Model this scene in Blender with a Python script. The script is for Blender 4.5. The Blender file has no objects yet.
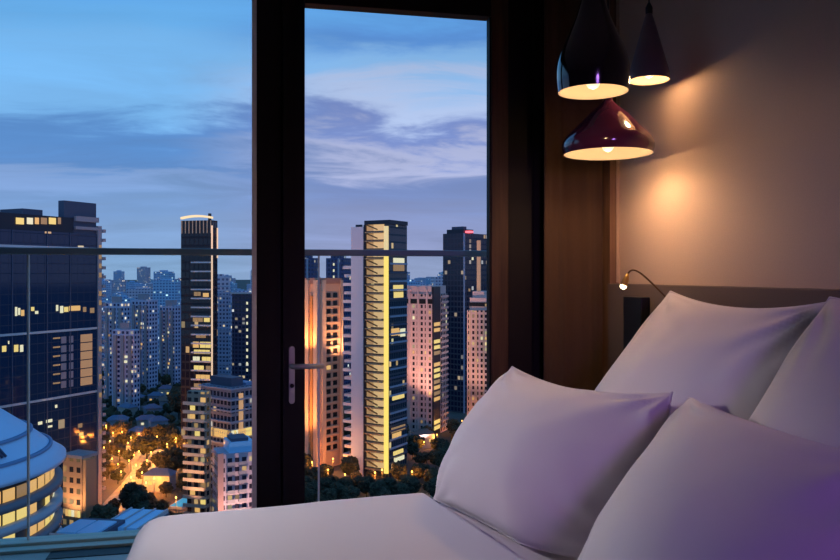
import bpy, bmesh, math, random
from mathutils import Vector, noise as mnoise
random.seed(7)
SC = bpy.context.scene
COL = SC.collection
PI = math.pi

# ------------------------------------------------------------------ camera frame
TH = math.radians(12.2)
FOC, CX, HOR = 780.0, 420.0, 274.0
EYE = 1.3
GZ = EYE - 100.0                      # street level of the city, a hundred metres below the eye
FW = (math.sin(TH), math.cos(TH)); RT = (math.cos(TH), -math.sin(TH))

def W(lat, dep, z):
    return Vector((lat * RT[0] + dep * FW[0], lat * RT[1] + dep * FW[1], z))
def U(px, py, dep):
    return W((px - CX) / FOC * dep, dep, EYE - (py - HOR) / FOC * dep)
def on_ground(px, py):
    dep = 100.0 * FOC / (py - HOR)
    return (px - CX) / FOC * dep, dep

# ------------------------------------------------------------------ mesh helpers
class MB:
    def __init__(s): s.v = []; s.f = []; s.mi = []; s.sm = []
    def add(s, vs, fs, mi=0, smooth=False):
        b = len(s.v); s.v += [tuple(v) for v in vs]
        for f in fs: s.f.append(tuple(b + i for i in f)); s.mi.append(mi); s.sm.append(smooth)
        return s
    def box(s, x0, x1, y0, y1, z0, z1, mi=0):
        return s.add([(x0,y0,z0),(x1,y0,z0),(x1,y1,z0),(x0,y1,z0),(x0,y0,z1),(x1,y0,z1),(x1,y1,z1),(x0,y1,z1)],
              [(0,3,2,1),(4,5,6,7),(0,1,5,4),(1,2,6,5),(2,3,7,6),(3,0,4,7)], mi)
    def lathe(s, prof, n=48, c=(0,0,0), mi=0, cap0=False, cap1=False, a0=0, a1=2*PI):
        full = abs(a1 - a0 - 2*PI) < 1e-6; m = n if full else n + 1
        vs = []
        for r, z in prof:
            for k in range(m):
                a = a0 + (a1 - a0) * k / n
                vs.append((c[0] + r*math.cos(a), c[1] + r*math.sin(a), c[2] + z))
        fs = []
        for i in range(len(prof)-1):
            for k in range(n):
                k2 = (k+1) % m
                fs.append((i*m+k, i*m+k2, (i+1)*m+k2, (i+1)*m+k))
        if cap0: fs.append(tuple(reversed(range(m))))
        if cap1: fs.append(tuple((len(prof)-1)*m + k for k in range(m)))
        return s.add(vs, fs, mi, True)
    def tube(s, pts, r, n=10, mi=0):
        pts = [Vector(p) for p in pts]; vs = []
        rr = r if isinstance(r, (list, tuple)) else [r]*len(pts)
        for i, p in enumerate(pts):
            t = (pts[min(i+1, len(pts)-1)] - pts[max(i-1, 0)]).normalized()
            a = Vector((0,0,1)) if abs(t.z) < .9 else Vector((1,0,0))
            u = t.cross(a).normalized(); w = t.cross(u)
            for k in range(n):
                q = 2*PI*k/n; vs.append(p + rr[i]*(math.cos(q)*u + math.sin(q)*w))
        fs = [(i*n+k, i*n+(k+1)%n, (i+1)*n+(k+1)%n, (i+1)*n+k) for i in range(len(pts)-1) for k in range(n)]
        fs += [tuple(range(n)), tuple((len(pts)-1)*n + k for k in reversed(range(n)))]
        return s.add(vs, fs, mi, True)
    def mesh(s, name, mats):
        me = bpy.data.meshes.new(name); me.from_pydata(s.v, [], s.f)
        for m in (mats if isinstance(mats, (list, tuple)) else [mats]): me.materials.append(m)
        me.polygons.foreach_set('material_index', s.mi); me.polygons.foreach_set('use_smooth', s.sm)
        bm = bmesh.new(); bm.from_mesh(me); bmesh.ops.recalc_face_normals(bm, faces=bm.faces); bm.to_mesh(me); bm.free()
        return me
    def build(s, name, mats, parent=None, bevel=0, loc=None, sub=0):
        return link(name, s.mesh(name, mats), parent, loc, bevel=bevel, sub=sub)

def link(name, me, parent=None, loc=None, rz=0, scale=None, bevel=0, sub=0):
    o = bpy.data.objects.new(name, me); COL.objects.link(o)
    if parent: o.parent = parent
    if loc is not None: o.location = loc
    if rz: o.rotation_euler = (0, 0, rz)
    if scale: o.scale = scale
    if bevel:
        b = o.modifiers.new('bevel', 'BEVEL'); b.width = bevel; b.segments = 3; b.limit_method = 'ANGLE'
    if sub:
        b = o.modifiers.new('sub', 'SUBSURF'); b.levels = sub; b.render_levels = sub
    return o
def tag(o, label, cat, group=None):
    o['label'] = label; o['category'] = cat
    if group: o['group'] = group
    return o
def struct(o, label=None):
    o['kind'] = 'structure'
    if label: o['label'] = label
    return o
def empty(name, loc=(0,0,0), rz=0):
    o = bpy.data.objects.new(name, None); COL.objects.link(o); o.location = loc; o.rotation_euler = (0,0,rz)
    o.empty_display_size = .1
    return o
def bx(name, m, x0, x1, y0, y1, z0, z1, parent=None, bevel=0):
    return MB().box(x0,x1,y0,y1,z0,z1).build(name, m, parent, bevel)

# ------------------------------------------------------------------ materials
def mat(name, col, rough=.6, metal=0, emit=None, es=0, spec=.5, noise=None, bump=0, coat=0, sheen=0):
    m = bpy.data.materials.new(name); m.use_nodes = True
    nt = m.node_tree; b = nt.nodes['Principled BSDF']
    b.inputs['Base Color'].default_value = (*col, 1); b.inputs['Roughness'].default_value = rough
    b.inputs['Metallic'].default_value = metal; b.inputs['Specular IOR Level'].default_value = spec
    b.inputs['Coat Weight'].default_value = coat; b.inputs['Sheen Weight'].default_value = sheen
    if emit: b.inputs['Emission Color'].default_value = (*emit, 1); b.inputs['Emission Strength'].default_value = es
    if noise or bump:
        tc = nt.nodes.new('ShaderNodeTexCoord'); n = nt.nodes.new('ShaderNodeTexNoise')
        mp = nt.nodes.new('ShaderNodeMapping'); nt.links.new(tc.outputs['Object'], mp.inputs[0]); nt.links.new(mp.outputs[0], n.inputs['Vector'])
        sc, amt, stretch = noise or (40, 0, (1,1,1))
        mp.inputs['Scale'].default_value = stretch; n.inputs['Scale'].default_value = sc; n.inputs['Detail'].default_value = 4
        if amt:
            r = nt.nodes.new('ShaderNodeValToRGB'); nt.links.new(n.outputs['Fac'], r.inputs[0])
            r.color_ramp.elements[0].position = .3; r.color_ramp.elements[1].position = .7
            r.color_ramp.elements[0].color = (*[c*(1-amt) for c in col], 1); r.color_ramp.elements[1].color = (*[min(1, c*(1+amt)) for c in col], 1)
            nt.links.new(r.outputs[0], b.inputs['Base Color'])
        if bump:
            bp = nt.nodes.new('ShaderNodeBump'); bp.inputs['Strength'].default_value = bump; bp.inputs['Distance'].default_value = .01
            nt.links.new(n.outputs['Fac'], bp.inputs['Height']); nt.links.new(bp.outputs[0], b.inputs['Normal'])
    return m

def glass_mat(name, tint=(1,1,1), refl=.6):
    m = bpy.data.materials.new(name); m.use_nodes = True; nt = m.node_tree; nt.nodes.clear()
    out = nt.nodes.new('ShaderNodeOutputMaterial'); mx = nt.nodes.new('ShaderNodeMixShader')
    tr = nt.nodes.new('ShaderNodeBsdfTransparent'); gl = nt.nodes.new('ShaderNodeBsdfGlossy'); fr = nt.nodes.new('ShaderNodeFresnel')
    mu = nt.nodes.new('ShaderNodeMath'); mu.operation = 'MULTIPLY'; mu.inputs[1].default_value = refl
    tr.inputs[0].default_value = (*tint, 1); gl.inputs['Roughness'].default_value = 0.09; fr.inputs[0].default_value = 1.45
    nt.links.new(fr.outputs[0], mu.inputs[0]); nt.links.new(mu.outputs[0], mx.inputs[0])
    nt.links.new(tr.outputs[0], mx.inputs[1]); nt.links.new(gl.outputs[0], mx.inputs[2]); nt.links.new(mx.outputs[0], out.inputs[0])
    return m

def facade(name, wall, glass, bay, fh, ww=.6, wh=.5, lit=.1, lit_a=(1,.62,.25), lit_b=(1,.85,.6), es=1.2, grough=.15, voff=.25, spec=.5, metal=0):
    """wall with a regular grid of windows, some of them lit from inside; works on any face of an upright block"""
    m = bpy.data.materials.new(name); m.use_nodes = True; nt = m.node_tree; N = nt.nodes; L = nt.links
    b = N['Principled BSDF']
    def math_(op, a, c=None):
        n = N.new('ShaderNodeMath'); n.operation = op
        for i, q in enumerate((a, c)):
            if q is None: continue
            if isinstance(q, (int, float)): n.inputs[i].default_value = q
            else: L.new(q, n.inputs[i])
        return n.outputs[0]
    tc = N.new('ShaderNodeTexCoord'); sx = N.new('ShaderNodeSeparateXYZ'); L.new(tc.outputs['Object'], sx.inputs[0])
    nz = N.new('ShaderNodeSeparateXYZ'); L.new(tc.outputs['Normal'], nz.inputs[0])
    u = math_('DIVIDE', math_('ADD', math_('ADD', sx.outputs[0], sx.outputs[1]), .013), bay); v = math_('DIVIDE', sx.outputs[2], fh)
    fu = math_('FRACT', u); fv = math_('FRACT', v)
    a0 = (1-ww)/2
    k = math_('MULTIPLY', math_('GREATER_THAN', fu, a0), math_('LESS_THAN', fu, 1-a0))
    k = math_('MULTIPLY', k, math_('MULTIPLY', math_('GREATER_THAN', fv, voff), math_('LESS_THAN', fv, voff+wh)))
    k = math_('MULTIPLY', k, math_('LESS_THAN', math_('ABSOLUTE', nz.outputs[2]), .5))
    cb = N.new('ShaderNodeCombineXYZ'); L.new(math_('FLOOR', u), cb.inputs[0]); L.new(math_('FLOOR', v), cb.inputs[1])
    oi = N.new('ShaderNodeObjectInfo'); L.new(math_('ADD', math_('MULTIPLY', oi.outputs['Random'], 91), math_('ROUND', nz.outputs[0])), cb.inputs[2])
    wn = N.new('ShaderNodeTexWhiteNoise'); L.new(cb.outputs[0], wn.inputs['Vector'])
    on = math_('MULTIPLY', math_('LESS_THAN', wn.outputs['Value'], lit), k)
    sc = N.new('ShaderNodeSeparateColor'); L.new(wn.outputs['Color'], sc.inputs[0])
    mc = N.new('ShaderNodeMix'); mc.data_type = 'RGBA'; L.new(sc.outputs[1], mc.inputs[0]); mc.inputs[6].default_value = (*lit_a,1); mc.inputs[7].default_value = (*lit_b,1)
    L.new(mc.outputs[2], b.inputs['Emission Color'])
    L.new(math_('MULTIPLY', on, math_('MULTIPLY', math_('ADD', sc.outputs[2], .35), es)), b.inputs['Emission Strength'])
    mb = N.new('ShaderNodeMix'); mb.data_type = 'RGBA'; L.new(k, mb.inputs[0]); mb.inputs[6].default_value = (*wall,1); mb.inputs[7].default_value = (*glass,1)
    L.new(mb.outputs[2], b.inputs['Base Color'])
    mr = N.new('ShaderNodeMix'); L.new(k, mr.inputs[0]); mr.inputs[2].default_value = .8; mr.inputs[3].default_value = grough
    L.new(mr.outputs[0], b.inputs['Roughness']); b.inputs['Specular IOR Level'].default_value = spec
    return m

def emis(name, col, es):
    m = bpy.data.materials.new(name); m.use_nodes = True; b = m.node_tree.nodes['Principled BSDF']
    b.inputs['Base Color'].default_value = (.1,.1,.1,1); b.inputs['Emission Color'].default_value = (*col,1); b.inputs['Emission Strength'].default_value = es
    return m

M = dict(
    frame=mat('dark_bronze_frame', (.010,.006,.007), .6, spec=.2),
    bead=mat('aluminium_glazing_bead', (.75,.72,.68), .5),
    wood=mat('dark_stained_wood', (.055,.028,.014), .6, spec=.3, noise=(6, .35, (8,8,.5))),
    jamb=mat('black_jamb', (.007,.005,.005), .6, spec=.2),
    curtain=mat('dark_brown_blackout_fabric', (.06,.031,.015), .95, sheen=.05, bump=.15, noise=(300,.1,(1,1,1))),
    plaster=mat('warm_taupe_wallcovering', (.58,.44,.345), .75, bump=.06, noise=(180,.03,(1,1,1))),
    ceiling=mat('ceiling_paint', (.5,.47,.45), .9),
    darkwall=mat('dark_room_wall', (.22,.18,.2), .9),
    carpet=mat('grey_carpet', (.12,.11,.11), .95, bump=.4, noise=(400,.2,(1,1,1))),
    headboard=mat('brown_grey_upholstery', (.16,.115,.095), .8, bump=.1, noise=(250,.08,(1,1,1))),
    trim=mat('brown_wood_trim', (.16,.085,.045), .5, noise=(8,.2,(8,8,.6))),
    edge=mat('pale_panel_edge', (.42,.30,.21), .5),
    linen=mat('white_cotton_linen', (.61,.56,.605), .85, sheen=.15, bump=.05, noise=(500,.015,(1,1,1))),
    duvet=mat('white_duvet_cotton', (.64,.605,.635), .85, sheen=.15, bump=.05, noise=(500,.015,(1,1,1))),
    base=mat('charcoal_bed_base', (.05,.045,.05), .85),
    steel=mat('brushed_steel', (.46,.42,.38), .45, .6),
    rail=mat('grey_metal_handrail', (.24,.26,.27), .5),
    channel=mat('green_grey_balcony_channel', (.62,.62,.50), .5),
    tile=mat('grey_balcony_tile', (.55,.50,.43), .6, noise=(3,.15,(1,1,1))),
    blackgloss=mat('black_gloss_lacquer', (.012,.008,.008), .12, coat=.6),
    plum=mat('plum_gloss_lacquer', (.11,.02,.05), .12, coat=.8),
    mauve=mat('grey_mauve_lacquer', (.16,.125,.14), .4),
    inner=mat('cream_shade_lining', (.40,.28,.17), .8, emit=(1,.62,.32), es=.45),  # emission stands for bulb light falling on the lining
    bulb=emis('warm_bulb', (1,.74,.42), 1.5),
    cord=mat('black_cord', (.012,.012,.012), .6),
    brass=mat('aged_brass', (.45,.27,.10), .35, 1), bronze=mat('dark_bronze_tube', (.10,.055,.025), .45, .6),
    black=mat('black_plastic', (.006,.006,.007), .5),
    pane=glass_mat('clear_window_glass', (.97,.985,.98), .008),
    railglass=glass_mat('balustrade_glass', (.93,.97,.965), .03),
)

# ------------------------------------------------------------------ room shell
YW, XH, ZC = 3.35, 1.6, 2.75          # window wall, headboard wall, ceiling
struct(bx('floor', M['carpet'], -3.2, XH+.2, -2.2, YW+.12, -.1, 0))
struct(bx('ceiling', M['ceiling'], -3.2, XH+.2, -2.2, YW+.12, ZC, ZC+.1))
struct(bx('wall_headboard', M['plaster'], XH, XH+.2, -2.2, YW+.12, 0, ZC))
struct(bx('wall_left', M['darkwall'], -3.2, -3.1, -2.2, YW+.12, 0, ZC))
struct(bx('wall_back', M['darkwall'], -3.1, XH, -2.2, -2.1, 0, ZC))
struct(bx('wall_window', M['jamb'], 1.25, XH, YW, YW+.12, 0, ZC))
struct(bx('wall_above_window', M['jamb'], -3.1, 1.25, YW, YW+.12, 2.56, ZC))
struct(bx('trim_1', M['trim'], 1.555, XH-.001, 3.205, 3.30, 0, ZC-.001))
struct(bx('trim_2', M['edge'], 1.585, XH-.001, 3.2005, 3.204, 1.262, ZC-.001), 'pale thin edge strip')
struct(bx('trim_3', M['jamb'], 1.13, 1.249, YW+.005, YW+.12, 0, 2.559))

# fixed window left of the door
w = struct(empty('window_1', (-1.5, YW, 0)))
def child(name, m, x0,x1,y0,y1,z0,z1, par, bevel=0):
    o = bx(name, m, x0,x1,y0,y1,z0,z1, par, bevel)
    q = par; off = Vector((0,0,0))
    while q: off += q.location; q = q.parent
    o.data.transform(__import__('mathutils').Matrix.Translation(-off))
    return o
child('frame', M['frame'], .022, .124, YW, YW+.10, 0, 2.555, w, .004)
child('frame', M['frame'], -3.09, .0215, YW, YW+.10, 0, .06, w, .004)
child('frame', M['frame'], -3.09, .0215, YW, YW+.10, 2.5, 2.555, w, .004)
child('frame', M['frame'], -3.09, -3.0, YW, YW+.10, .061, 2.499, w, .004)
child('glazing_bead', M['bead'], .002, .0215, YW-.004, YW+.06, .061, 2.499, w)
child('pane', M['pane'], -2.999, .0015, YW+.03, YW+.042, .061, 2.499, w)

# balcony door
d = struct(empty('door_1', (.6, YW, 0)), 'dark framed glass balcony door with steel handle')
child('stile', M['frame'], .128, .222, YW-.012, YW+.06, .02, 2.54, d, .004)
child('stile', M['wood'], 1.048, 1.128, YW-.012, YW+.06, .02, 2.54, d, .004)
child('rail', M['frame'], .2225, 1.0475, YW-.012, YW+.06, 2.451, 2.54, d, .004)
child('rail', M['frame'], .2225, 1.0475, YW-.012, YW+.06, .02, .12, d, .004)
child('glazing_bead', M['jamb'], 1.041, 1.0475, YW-.006, YW+.038, .121, 2.45, d)
child('pane', M['pane'], .2228, 1.0408, YW+.02, YW+.034, .121, 2.45, d)
child('frame', M['frame'], .095, .165, YW+.062, YW+.095, .02, 2.54, d)
# handle: back plate, lever, keyhole
hx = .167
pl = MB()
def rplate(cx, cz, hw, hh, y0, y1, n=10):
    out = []
    for sgn, ang0 in ((1, 0), (-1, PI)):
        for k in range(n+1):
            a = ang0 + PI*k/n
            out.append((cx + hw*math.cos(a), cz + sgn*(hh-hw) + hw*math.sin(a)))
    vs = [(x, y0, z) for x, z in out] + [(x, y1, z) for x, z in out]; n2 = len(out)
    fs = [tuple(range(n2)), tuple(range(2*n2-1, n2-1, -1))] + [(i, (i+1)%n2, n2+(i+1)%n2, n2+i) for i in range(n2)]
    return vs, fs
pz = EYE - (375-HOR)/FOC*3.29
vs, fs = rplate(hx-.6, pz, .0125, .122, -.022, -.0125)
pl.add(vs, fs); hp = pl.build('handle', M['steel'], d, .002)
zl = EYE - (365.5-HOR)/FOC*3.29
lv = MB().tube([(hx-.6, -.022, zl), (hx-.6, -.055, zl), (hx-.59, -.068, zl), (hx-.56, -.07, zl), (hx-.47, -.07, zl)], [.011,.011,.011,.011,.0095], 14)
lv.build('lever', M['steel'], hp)
MB().tube([(hx-.6, -.022, zl-.085), (hx-.6, -.028, zl-.085)], .009, 14).build('keyhole', M['black'], hp)

# curtain gathered in the corner
def curtain():
    n, rows = 90, 14; vs = []; fs = []
    x0, x1, yb = 1.262, 1.548, 3.268
    for side in (0, 1):
        for j in range(rows+1):
            z = .02 + (2.66-.02)*j/rows
            for i in range(n+1):
                t = i/n; x = x0 + (x1-x0)*t
                y = yb - .022*math.sin(t*2*PI*1.3+1.2) - .004*math.sin(t*2*PI*4.1 + z*.6) + .003*math.sin(z*2+t*6)
                vs.append((x, y + (.006 if side else 0), z))
    m = n+1; o = (rows+1)*m
    for j in range(rows):
        for i in range(n):
            a = j*m+i; fs.append((a, a+1, a+1+m, a+m)); fs.append((o+a, o+a+m, o+a+1+m, o+a+1))
    for i in range(n):
        fs.append((i, o+i, o+i+1, i+1)); t = rows*m
        fs.append((t+i, t+i+1, o+t+i+1, o+t+i))
    for j in range(rows):
        fs.append((j*m, j*m+m, o+j*m+m, o+j*m)); fs.append((j*m+n, o+j*m+n, o+j*m+m+n, j*m+m+n))
    return MB().add(vs, fs, 0, True)
c = empty('curtain', (1.40, 3.27, 0)); tag(c, 'dark brown blackout curtain gathered in the corner beside the glass door', 'curtain')
o = curtain().build('drape', M['curtain'], c); o.location = (-1.40, -3.27, 0)
o = bx('curtain_track', M['jamb'], 1.258, 1.55, 3.24, 3.29, 2.662, ZC, c); o.location = (-1.40, -3.27, 0)

# ------------------------------------------------------------------ balcony
YB = 4.2
struct(bx('balcony_floor', M['tile'], -3.2, 2.6, YW+.121, YB+.12, -.32, -.05))
struct(bx('trim_4', M['black'], -.95, 2.6, 3.975, 4.075, -.0499, -.046), 'flat black strip for the dark recess in the balcony floor')  # recess shade drawn as a black sheet on the tiles
b = empty('balcony_balustrade', (.353, YB, -.05)); tag(b, 'glass balcony balustrade with dark grey metal handrail outside the window', 'balustrade')
zr1 = EYE + (HOR-247.6)/FOC*3.87; zr0 = EYE + (HOR-254.3)/FOC*3.87
child('handrail', M['rail'], -3.2, 2.6, YB-.03, YB+.03, zr0, zr1, b, .006)
child('bottom_channel', M['channel'], -3.2, 2.6, YB-.05, YB+.05, -.049, -.02, b, .006)
child('kerb', M['channel'], -3.2, 2.6, YB-.115, YB-.051, -.049, -.034, b, .004)
for x in (-1.083, .353, 1.79):
    child('post', M['rail'] if x > 1 else M['bead'], x-.004, x+.004, YB-.012, YB+.012, -.019, zr0-.001, b)
for x0, x1 in ((-3.19,-1.089), (-1.077,.347), (.359,1.784)):
    child('glass_panel', M['railglass'], x0, x1, YB-.005, YB+.005, -.019, zr0-.001, b)

# ------------------------------------------------------------------ bed
BZ = .5
bed = empty('bed', (.55, 1.9, 0)); tag(bed, 'wide bed with white fitted sheet standing against the brown headboard', 'bed')
child('bed_base', M['base'], -.33, 1.53, 1.02, 2.79, .06, .24, bed, .015)
for lx in (-.27, 1.45):
    for ly in (1.10, 2.68): child('leg', M['black'], lx-.03, lx+.03, ly-.03, ly+.03, 0, .059, bed)
def soft_slab(x0,x1,y0,y1,z0,z1,r,n=64,puff=.0, slope=0, skirt=None):
    """rounded top sheet with rounded corners in plan, closed underneath"""
    def sup(t):   # denser at the ends
        return .5 - .5*math.cos(PI*t)
    xs = [x0 + (x1-x0)*sup(i/n) for i in range(n+1)]; ys = [y0 + (y1-y0)*sup(j/n) for j in range(n+1)]
    vs = []; fs = []
    for j in range(n+1):
        for i in range(n+1):
            x, y = xs[i], ys[j]
            dx = min(x-x0, x1-x); dy = min(y-y0, y1-y)
            e = 0
            ax = max(0, 1-dx/r); ay = max(0, 1-dy/r); q = min(1, (ax**2.2 + ay**2.2)**(1/2.2))
            e = 1 - math.sqrt(max(0, 1-q*q))
            z = z1 - e*min(r*1.0, z1-z0) + puff*math.sin(PI*(x-x0)/(x1-x0))*math.sin(PI*(y-y0)/(y1-y0)) - slope*max(0, (x1-x)/(x1-x0))**1.5
            z += .004*mnoise.noise(Vector((x*2.3, y*2.3, 1.7)))
            if ax*ax + ay*ay > 1:   # pull the corner in
                cx = x0+r if x-x0 < r else x1-r if x1-x < r else x; cy = y0+r if y-y0 < r else y1-r if y1-y < r else y
                L_ = math.hypot(x-cx, y-cy)
                if L_ > r: x = cx + (x-cx)*r/L_; y = cy + (y-cy)*r/L_
            vs.append((x, y, z))
    m = n+1
    for j in range(n):
        for i in range(n): fs.append((j*m+i, j*m+i+1, (j+1)*m+i+1, (j+1)*m+i))
    rim = [i for i in range(m)] + [j*m+n for j in range(1, m)] + [n*m+i for i in range(n-1, -1, -1)] + [j*m for j in range(n-1, 0, -1)]
    k0 = len(vs)
    for i in rim: vs.append((vs[i][0], vs[i][1], z0))
    R_ = len(rim)
    for i in range(R_): fs.append((rim[i], k0+i, k0+(i+1)%R_, rim[(i+1)%R_]))
    fs.append(tuple(k0+i for i in range(R_)))
    return MB().add(vs, fs, 0, True)
mt = soft_slab(-.33, 1.53, 1.02, 2.83, .245, .478, .05, slope=.06).build('mattress', M['linen'], bed); mt.location = (-.55, -1.9, 0)

# duvet: wraps the top and falls over the far side and the foot; its head end is skewed like the pillows
def duvet():
    nx, ny = 90, 110; r = .10; t = .022
    X0, Y1, Y0 = -.39, 2.865, .99
    def xh(y): return .632 + (2.75-y)*.20 if y > 1.98 else max(.62, .786 - (1.98-y)*.6)
    prof = []
    def height(x, y):
        z = BZ - .030*max(0, (.65-x)/1.1)**1.6 + .006*mnoise.noise(Vector((x*2.1, y*2.1, 4.2))) + .003*mnoise.noise(Vector((x*6, y*3, 2.2)))
        return z
    # param: u along x from the foot drop to the head end, v along y from the near side to the far drop
    def axis(s, a, sign):   # s: arclength-like from the edge; returns (horizontal offset inward, drop)
        if s < .16: return 0, r + (.16 - s)
        q = (s-.16)/(r*PI/2)
        if q < 1: return r*(1-math.cos(q*PI/2)), r*(1-math.sin(q*PI/2))
        return r + (s-.16-r*PI/2), 0
    Lx = .16 + r*PI/2
    vs = []; fs = []
    us = [ .36*i/26 for i in range(26)] + [.36 + (1.0-.36)*0 + 0.9*i/(nx-26) for i in range(nx-26+1)]
    vsz = [ .36*i/26 for i in range(26)] + [.36 + 1.55*i/(ny-26) for i in range(ny-26+1)]
    top = []
    for v in vsz:
        iy, dy = axis(v, 0, 1); y = Y1 - iy
        for u in us:
            ix, dx = axis(u, 0, 1)
            span = xh(y) - X0
            x = X0 + ix * span / (axis(us[-1],0,1)[0])
            dz = max(dx, dy) if (dx > r*.999 or dy > r*.999) else r - math.sqrt(max(0, (r-dx)**2 + (r-dy)**2 - r*r)) if False else (dx + dy if dx + dy < r else max(dx, dy, r*.98))
            z = height(x, y) - dz
            z = max(z, .20)
            # rounded head end
            e = (xh(y) - x)/.02
            if e < 1 and dz < .01: z -= .013*(1 - math.sqrt(max(0, 1-(1-e)**2)))
            # corner rounding in plan
            if ix < r and iy < r:
                L_ = math.hypot(r-ix, r-iy)
                if L_ > r: x = X0 + r - (r-ix)*r/L_; y2 = Y1 - r + (r-iy)*r/L_
                else: y2 = y
                top.append((x, y2, z))
            else: top.append((x, y, z))
    m = len(us); n = len(vsz)
    for j in range(n-1):
        for i in range(m-1): fs.append((j*m+i, j*m+i+1, (j+1)*m+i+1, (j+1)*m+i))
    return MB().add(top, fs, 0, True)
dv = duvet().build('duvet', M['duvet']); sol = dv.modifiers.new('thick', 'SOLIDIFY'); sol.thickness = .02; sol.offset = -1
tag(dv, 'white duvet spread smooth over the bed up to the pillows', 'duvet')

def lerp(a, b, t): return a + (b-a)*t
def pillow(name, p00, p10, p01, p11, T0, T1, label, seed, group, n=56, pu=-.03, pv=.05, sag=0.0, bend=0.0):
    """p00 base far, p10 base near, p01 top far, p11 top near; T0 thickness of the face towards the foot, T1 of the back"""
    p00, p10, p01, p11 = map(Vector, (p00, p10, p01, p11))
    nrm = (p10-p00).cross(p01-p00).normalized()
    if nrm.x > 0: nrm = -nrm
    cen = (p00+p10+p01+p11)/4
    vs = []; fs = []; rim = {}
    for side in (0, 1):
        for j in range(n+1):
            for i in range(n+1):
                u = -math.cos(PI*i/n); v = -math.cos(PI*j/n)
                # sides pulled in between the corners
                uu = u*(1 - pu*(1-v*v)); vv = v*(1 - pv*(1-u*u))
                a, b_ = (uu+1)/2, (vv+1)/2
                P = lerp(lerp(p00, p10, a), lerp(p01, p11, a), b_)
                t = ((1-u*u)*(1-v*v))
                th = t**.55
                # heavier towards the base
                th *= 1 + .18*(-v)*(1-v*v)
                wr = 0
                for cu in (-1, 1):
                    for cv in (-1, 1):
                        d_ = math.hypot(u-cu, v-cv); an = math.atan2(v-cv, u-cu)
                        wr += .015*math.sin(an*13 + seed*3 + cu*2 + 4*mnoise.noise(Vector((u*2, v*2, seed))))*math.exp(-d_*2.6)*min(1, d_*5)
                wr += .007*mnoise.noise(Vector((u*1.6+seed, v*1.6, seed*2.1))) + .0035*mnoise.noise(Vector((u*4, v*4+seed, seed)))
                edge = min(1, t*14)
                if side == 0: off = T0*th + wr*edge
                else: off = -(T1*th) - wr*.5*edge
                P = P + nrm*off
                P.z -= sag*(1-u*u)*max(0, v)**2
                P.x += bend*max(0, u-.28)**1.6*((1-v)/2)**1.4
                vs.append(P)
    m = n+1; o = m*m
    idx = {}
    def vid(side, j, i):
        if i in (0, n) or j in (0, n): side = 0
        return side*o + j*m + i
    for side in (0, 1):
        for j in range(n):
            for i in range(n):
                q = (vid(side,j,i), vid(side,j,i+1), vid(side,j+1,i+1), vid(side,j+1,i))
                fs.append(q if side else q[::-1])
    mb = MB().add([v - cen for v in vs], fs, 0, True)
    ob = mb.build(name, M['linen']); ob.location = cen
    # stray vertices of the shared rim
    bm = bmesh.new(); bm.from_mesh(ob.data); bmesh.ops.delete(bm, geom=[v for v in bm.verts if not v.link_faces], context='VERTS'); bm.to_mesh(ob.data); bm.free()
    # seam piping round the rim
    loop = [(0,i) for i in range(n)] + [(j,n) for j in range(n)] + [(n,i) for i in range(n,0,-1)] + [(j,0) for j in range(n,0,-1)]
    pts = [vs[j*m+i] - cen for j, i in loop]
    pts.append(pts[0])
    sm = MB().tube(pts, .0035, 6).build('seam', M['linen'], ob)
    return tag(ob, label, 'pillow', group)
PG = 'white pillows on the bed'
pillow('pillow', (.655,2.79,.474), (.85,1.93,.486), (.945,2.755,.955), (1.165,2.01,.965), .175, .065,
       'plump white pillow nearest the glass door, in front of the tall one', 1.3, PG, pu=-.055, sag=.03, bend=.44)
pillow('pillow', (1.085,2.80,.54), (1.29,1.95,.54), (1.452,2.515,1.238), (1.455,1.735,1.228), .125, .05,
       'tall white pillow leaning on the headboard below the reading lamp', 2.9, PG, pu=-.03, sag=.02, bend=.16)
pillow('pillow', (.755,1.80,.496), (.72,1.00,.496), (1.155,1.905,.965), (1.12,1.10,.965), .14, .05,
       'white pillow nearest the camera at the bottom right, propped on another pillow', 4.1, PG, pu=-.02)
pillow('pillow', (1.09,1.83,.54), (1.09,.98,.54), (1.385,1.655,1.242), (1.385,.95,1.242), .115, .05,
       'white pillow at the right edge leaning on the headboard, behind the front one', 5.7, PG, pu=-.06)

# headboard, black box, reading lamp
hb = bx('headboard', M['headboard'], 1.54, 1.598, -.3, 3.196, .02, 1.2585, None, .004)
tag(hb, 'low brown grey padded headboard panel along the wall behind the pillows', 'headboard')
kb = bx('wall_mounted_box', M['black'], 1.497, 1.538, 2.815, 2.965, .93, 1.208, None, .004)
tag(kb, 'black rectangular box on the headboard under the reading lamp', 'box')

rl = empty('reading_lamp', (1.535, 2.62, 1.19)); tag(rl, 'small gooseneck reading lamp with glowing head above the headboard', 'lamp')
def rel(pts, o): return [Vector(p) - o.location for p in pts]
MB().tube(rel([(1.5385,2.62,1.19), (1.522,2.62,1.19)], rl), .025, 24).build('wall_mount', M['brass'], rl)
def bez(ps, n):
    out = []
    for i in range(n+1):
        t = i/n; q = [Vector(p) for p in ps]
        while len(q) > 1: q = [lerp(q[k], q[k+1], t) for k in range(len(q)-1)]
        out.append(q[0])
    return out
gn = bez([(1.52,2.62,1.19), (1.49,2.63,1.225), (1.44,2.70,1.30), (1.43,2.735,1.345), (1.415,2.755,1.315), (1.405,2.752,1.29)], 26)
MB().tube(rel(gn, rl), .0036, 10).build('gooseneck', M['bronze'], rl)
tip = gn[-1]; dirn = (gn[-1]-gn[-2]).normalized()
hpts = [tip + dirn*q for q in (-.012, 0, .012, .034, .036)]
MB().tube(rel(hpts, rl), [.005,.009,.012,.0135,.0135], 20).build('lamp_head', M['brass'], rl)
bb = MB(); c0 = tip + dirn*.038 - rl.location
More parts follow.
